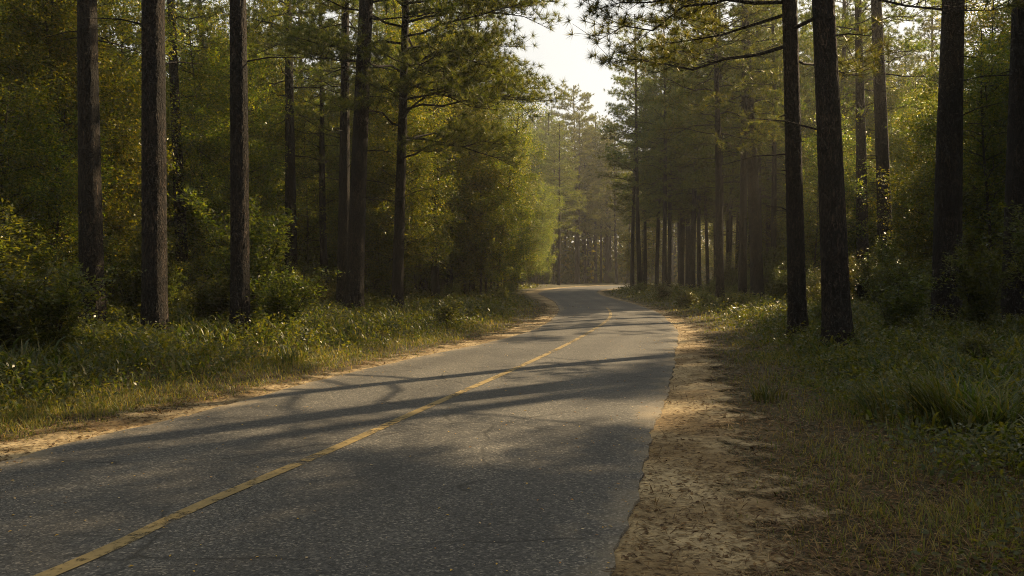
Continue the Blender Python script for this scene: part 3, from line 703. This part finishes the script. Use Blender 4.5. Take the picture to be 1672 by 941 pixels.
for (x, y) in scatter(52, (-40, 36), (-34, 24), 3.0, 1.8, lambda x, y: not inframe(x, y, 1.12) and (x < -3 or y < -4)):  # forest carried on around the camera, added to cut skylight on the road
    tm, cm = PINES['mid' if rs.random() < .8 else 'tall'][int(rs.integers(2))]
    tree('pine_tree', 'unseen pine continuing the forest behind or left of the viewpoint, added to dim the skylight', 'pine tree', 'unseen pines added around the viewpoint', x, y, tm, cm, rs.uniform(1.0, 1.25), rs.uniform(0, 6.3))
print('offscreen', done, 'dark uncovered', (cov == 0).sum(), len(DARK))

# ------------------------------------------------------------------ ground cover (nobody could count it)
def sample(n, xr, yr, pw, seed):
    """points thinned with distance: density ~ y^-pw"""
    r = R(seed); u = r.random(n)
    a, b = yr; k = 2-pw
    y = (a**k + u*(b**k - a**k))**(1/k) if abs(k) > 1e-6 else a*(b/a)**u
    x = r.uniform(-1, 1, n)*(y*.66+1.5)
    P = np.stack([x, y], 1); return P, vfast(P), r
def put(name, m, mats, label, cat): ob(name, m.build(name, mats), label=label, cat=cat, kind='stuff')
nz = lambda P, f, ph=0: .5+.25*np.sin(P[:, 0]*f+ph+np.sin(P[:, 1]*f*.7)*1.5)+.25*np.sin(P[:, 1]*f*1.1-ph+np.sin(P[:, 0]*f*.8+1)*1.5)
# grass
m = Mesher()
P, d, r = sample(760000, 0, (3.0, 75), 1.7, 301)
e_ = d + .35*(nz(P, 3.1, 1)-.5) + .25*(nz(P, 7.3, 2)-.5)
dens = np.clip((e_+.4)/1.0, 0, 1)**1.8 * np.where(d > 1.6, .25, 1) * (.25+.75*nz(P, 1.3)) * np.where(P[:, 0] > 0, np.clip(.12+.6*(nz(P, 2.3, 4)+.35*nz(P, 6.1, 2)-.35), .06, 1), 1); dens[d < -.55] = 0
k = r.random(len(P)) < dens; P, d = P[k], d[k]
L = (.05 + .07*np.clip(d/1.2, 0, 1.6)) * r.uniform(.6, 1.5, len(P)) * (1+P[:, 1]*.006); 
W = (.004 + P[:, 1]*.00042)*r.uniform(.7, 1.3, len(P))
V, F = blades(np.column_stack([P, ground_z(P)-.01]), None, L, W, r.uniform(.2, 1.2, len(P)), r); m.add(V, F)
put('grass', m, [M_GRASS], 'thin short grass with dry yellow blades along both sand verges', 'grass'); print('grass', len(P))
# strappy leafy undergrowth
m = Mesher()
P, d, r = sample(30000, 0, (6.0, 60), 1.6, 302)
thr = np.where(P[:, 0] < 0, .9, 1.2)
dens = np.clip((d-thr)/.9, 0, 1)*(.35+.65*nz(P, .9, 2)); k = (r.random(len(P)) < dens) & (d < 16); P, d = P[k], d[k]
per = 9; n = len(P); hgt = np.repeat((.22+.30*np.clip((d-1)/2, 0, 1))*r.uniform(.6, 1.3, n), per)
Q = np.repeat(np.column_stack([P, ground_z(P)]), per, 0) + r.normal(0, .05, (n*per, 3))*[1, 1, 0]; Q[:, 2] += hgt*r.uniform(0, .5, n*per)
V, F = blades(Q, None, hgt*r.uniform(.25, .6, n*per), (.020+Q[:, 1]*.0007)*r.uniform(.7, 1.4, n*per), r.uniform(.7, 2.0, n*per), r); m.add(V, F)
put('undergrowth', m, [M_HERB], 'knee high dark green leafy plants covering the forest floor', 'undergrowth'); print('herb', n*per)
# broad small leaves creeping among them
m = Mesher(); P, d, r = sample(700000, 0, (4, 95), 1.65, 303)
k = (r.random(len(P)) < np.clip((d-np.where(P[:, 0] > 0, .3+.8*nz(P, 1.9, 2), .35+.6*nz(P, 1.9, 2)))/1.2, 0, 1)*(.35+.65*nz(P, .6, 1))) & (d < 30); P, d = P[k], d[k]; n = len(P)
z = ground_z(P) + r.random(n)**1.2*(.12+.62*nz(P, 1.7, 3)*np.clip((d-.4)/1.5, 0, 1))
V, F = leaves(np.column_stack([P, z]), rdir(r, n)*[1, 1, .5], rdir(r, n)*.6+[0, 0, .8], (.038+P[:, 1]*.0022)*r.uniform(.6, 1.3, n), (.021+P[:, 1]*.0013)*r.uniform(.6, 1.2, n)); m.add(V, F)
put('ground_cover', m, [M_SHRUB], 'dense small-leaved plants filling the ground between trunks', 'ground cover'); print('cover', n)
# brown litter on verge and sand
m = Mesher(); P, d, r = sample(330000, 0, (3, 40), 1.9, 304)
k = r.random(len(P)) < np.where(d < 0, np.clip(.30+.6*np.exp(d*2.2), 0, 1)*.6, np.where(d < 3, .8, .25)); k &= ~((dist(P, roadL) < .0))
P, d = P[k], d[k]; on = inside(P, ROAD); P, d = P[~on], d[~on]; n = len(P)
nd = r.random(n) < .72; L = np.where(nd, .12*r.uniform(.5, 1.5, n), .032*r.uniform(.4, 1.7, n)+P[:, 1]*.0008)
W = np.where(nd, .005+P[:, 1]*.0004, L*.5)
zl = np.where(d < .15, .016, ground_z(P)+.01) + r.uniform(0, .01, n)
V, F = leaves(np.column_stack([P, zl]), rdir(r, n)*[1, 1, .12], np.array([[0, 0, 1.]])+rdir(r, n)*.25, L, W); m.add(V, F)
put('leaf_litter', m, [M_LITTER], 'brown needles, twigs and dead leaves strewn over the sandy verge', 'leaf litter'); print('litter', n)
# the wood far behind, one mass
m = Mesher(); r = R(310); n = 340000
an = r.uniform(-.72, .72, n); rad = r.uniform(0, 1, n)*42 + 122 + 10*np.sin(an*9); P = np.stack([np.sin(an)*rad*1.05, np.cos(an)*rad], 1); d = vfast(P)
d = np.where((P[:, 0] > 15) & (P[:, 1] > 90) & (P[:, 1] < 138) & (P[:, 0] < 60), -1, d)
top = 22+3.0*np.sin(P[:, 0]*.55+np.sin(P[:, 1]*.5)*2)+2*np.sin(P[:, 0]*1.3+1)
k = (d > 2.5) & (r.random(n) < .7+.3*(nz(P, .8, 1) > .45)); P, top = P[k], top[k]; n = len(P); u = r.random(n); u = np.where(r.random(n) < .25, u*.25, u)
cl_ = rdir(r, n)*.5
V, F = leaves(np.column_stack([P, top*u])+cl_, rdir(r, n), rdir(r, n), r.uniform(.5, 1.1, n)*(1-.4*u), r.uniform(.3, .7, n)*(1-.4*u)); m.add(V, F, 1)
for q in range(260):
    a_ = r.uniform(-.7, .7); rd = r.uniform(122, 165); x, y = math.sin(a_)*rd*1.05, math.cos(a_)*rd
    if vfast([(x, y)])[0] < 3: continue
    v, f = tube([(x, y, -.2), (x+r.normal(0, .2), y, 10), (x+r.normal(0, .4), y, 22)], [.22, .17, .08], 6); m.add(v, [f], 0)
ob('far_wood', m.build('far_wood', [M_BARK, M_BROAD]), label='far hazy wood closing the view behind the pines', cat='wood', kind='stuff')
# small leaves and grit on the asphalt
m = Mesher(); P, d, r = sample(9000, 0, (3.5, 45), 1.7, 305); k = inside(P, ROAD); P = P[k]
near_edge = np.minimum(dist(P, roadL), dist(P, roadR)); k = r.random(len(P)) < .22+.78*np.exp(-near_edge*2.5); P = P[k]; n = len(P)
L = (.014+P[:, 1]*.0012)*r.uniform(.5, 1.6, n)
V, F = leaves(np.column_stack([P, road_z(P)+.004]), rdir(r, n)*[1, 1, .15], np.array([[0, 0, 1.]])+rdir(r, n)*.3, L, L*.55); m.add(V, F)
put('fallen_leaves', m, [M_YELLOW], 'tiny yellow and tan leaves scattered over the asphalt', 'fallen leaves'); print('fallen', n)

# long-bladed clumps by the right verge
def clump(x, y, n, L, W, label, seed, az=None):
    r = R(seed); P = np.column_stack([np.clip(r.normal(0, .12, n), -.2, .2), np.clip(r.normal(0, .12, n), -.2, .2), np.full(n, 0.)])
    V, F = blades(P, None, L*r.uniform(.6, 1.1, n), W*r.uniform(.7, 1.2, n), r.uniform(.35, 1.15, n), r, None if az is None else r.normal(az, .7, n))
    m = Mesher(); m.add(V, F); me = m.build('grass_clump', [M_HERB]); o = ob('grass_clump', me, label=label, cat='grass clump'); o.location = (x, y, gz(x, y)-.02)
for px, py, n_, L_, W_, lab, az in ((1630,735,150,.62,.022,'upright spiky clump of long blades at the far right edge',None),
        (1535,712,130,.8,.018,'long clump of arching blades leaning left toward the sand verge',2.9),
        (1590,705,110,.6,.022,'spiky clump between the arching clump and the upright clump on the right',None),
        (1445,690,70,.55,.018,'small low clump nearest the sand verge, left of the arching clump',2.6),
        (1255,655,90,.30,.014,'sunlit low tuft of grass at the edge of the right sand verge',None),
        (470,600,70,.42,.022,'sunlit tuft of broad blades beside the straight verge pine on the left',None),
        (40,640,80,.6,.03,'dark strappy plant clump at the left picture edge',None)):
    x, y = G(px, py); clump(x, y, n_, L_, W_, lab, int(px), az)

# ------------------------------------------------------------------ haze
m = Mesher(); x0, x1, y0, y1, z0, z1 = -1000, 1000, -600, 1600, -1.5, 36
V = np.array([(x, y, z) for x in (x0, x1) for y in (y0, y1) for z in (z0, z1)], float)
F = np.array([(0,1,3,2),(4,6,7,5),(0,4,5,1),(2,3,7,6),(0,2,6,4),(1,5,7,3)])
mh, nt, N, K, out = mat('haze'); pv = N('ShaderNodeVolumePrincipled'); pv.inputs['Density'].default_value = .00078; pv.inputs['Color'].default_value = (.95,.93,.88,1); pv.inputs['Anisotropy'].default_value = .35
K(pv.outputs[0], out.inputs['Volume'])
ob('haze', mesh_arrays('haze', V, [F], [mh]), kind='stuff', label='thin warm morning haze hanging in the forest air', cat='haze')

# ------------------------------------------------------------------ sky, sun, camera
w = bpy.data.worlds.new('World'); C.world = w; w.use_nodes = True; nt = w.node_tree; nt.nodes.clear()
o_ = nt.nodes.new('ShaderNodeOutputWorld'); bg = nt.nodes.new('ShaderNodeBackground'); sk = nt.nodes.new('ShaderNodeTexSky'); sk.sky_type = 'NISHITA'; sk.sun_disc = False
sk.sun_elevation = math.radians(SUN_EL); sk.sun_rotation = math.radians(SUN_AZ); sk.dust_density = 3.0; sk.air_density = 1.0; sk.ozone_density = 1.0
hs = nt.nodes.new('ShaderNodeHueSaturation'); hs.inputs['Saturation'].default_value = .35
tint = nt.nodes.new('ShaderNodeMix'); tint.data_type = 'RGBA'; tint.blend_type = 'MULTIPLY'; tint.inputs[0].default_value = 1; tint.inputs[7].default_value = (1.0, 1.0, .97, 1)
nt.links.new(sk.outputs[0], hs.inputs['Color']); nt.links.new(hs.outputs[0], tint.inputs[6]); bg.inputs[1].default_value = .05
cn = nt.nodes.new('ShaderNodeTexNoise'); cn.inputs['Scale'].default_value = 3.0; cn.inputs['Detail'].default_value = 6; ctc = nt.nodes.new('ShaderNodeTexCoord'); nt.links.new(ctc.outputs['Generated'], cn.inputs[0])
cr = nt.nodes.new('ShaderNodeValToRGB'); cr.color_ramp.elements[0].position = .3; cr.color_ramp.elements[0].color = (.55,.55,.55,1); cr.color_ramp.elements[1].position = .7; cr.color_ramp.elements[1].color = (.95,.95,.95,1); nt.links.new(cn.outputs[0], cr.inputs[0])
cm_ = nt.nodes.new('ShaderNodeMix'); cm_.data_type = 'RGBA'; nt.links.new(cr.outputs[0], cm_.inputs[0]); nt.links.new(tint.outputs[2], cm_.inputs[6]); cm_.inputs[7].default_value = (9.8, 9.8, 9.3, 1)
nt.links.new(cm_.outputs[2], bg.inputs[0]); nt.links.new(bg.outputs[0], o_.inputs[0])
a, e = math.radians(SUN_AZ), math.radians(SUN_EL)
sd = Vector((math.sin(a)*math.cos(e), math.cos(a)*math.cos(e), math.sin(e)))
sl = bpy.data.lights.new('sun', 'SUN'); sl.energy = 5; sl.angle = math.radians(.53); sl.color = (1, .75, .43)
so = bpy.data.objects.new('sun', sl); COL.objects.link(so); so.rotation_euler = (-sd).to_track_quat('-Z', 'Y').to_euler(); so.location = sd*80
cam = bpy.data.cameras.new('camera'); cam.lens = 36*FPX/1672; cam.sensor_width = 36; cam.shift_y = -(470.5-HOR)/1672*1.0; cam.clip_end = 3000; cam.clip_start = .05
co = bpy.data.objects.new('camera', cam); COL.objects.link(co); co.location = (0, 0, CAMH); co.rotation_euler = (math.pi/2, 0, 0); C.camera = co
C.view_settings.view_transform = 'Standard'; C.view_settings.look = 'None'; C.view_settings.exposure = 1.18; C.view_settings.gamma = 1
C.cycles.max_bounces = 5; C.cycles.diffuse_bounces = 2; C.cycles.glossy_bounces = 1; C.cycles.transmission_bounces = 3; C.cycles.transparent_max_bounces = 4; C.cycles.volume_bounces = 0
C.cycles.use_denoising = True; C.cycles.denoising_prefilter = 'NONE'; C.cycles.sample_clamp_indirect = 4; C.cycles.pixel_filter_type = 'BLACKMAN_HARRIS'; C.cycles.filter_width = 1.0
print('objects', len(bpy.data.objects))
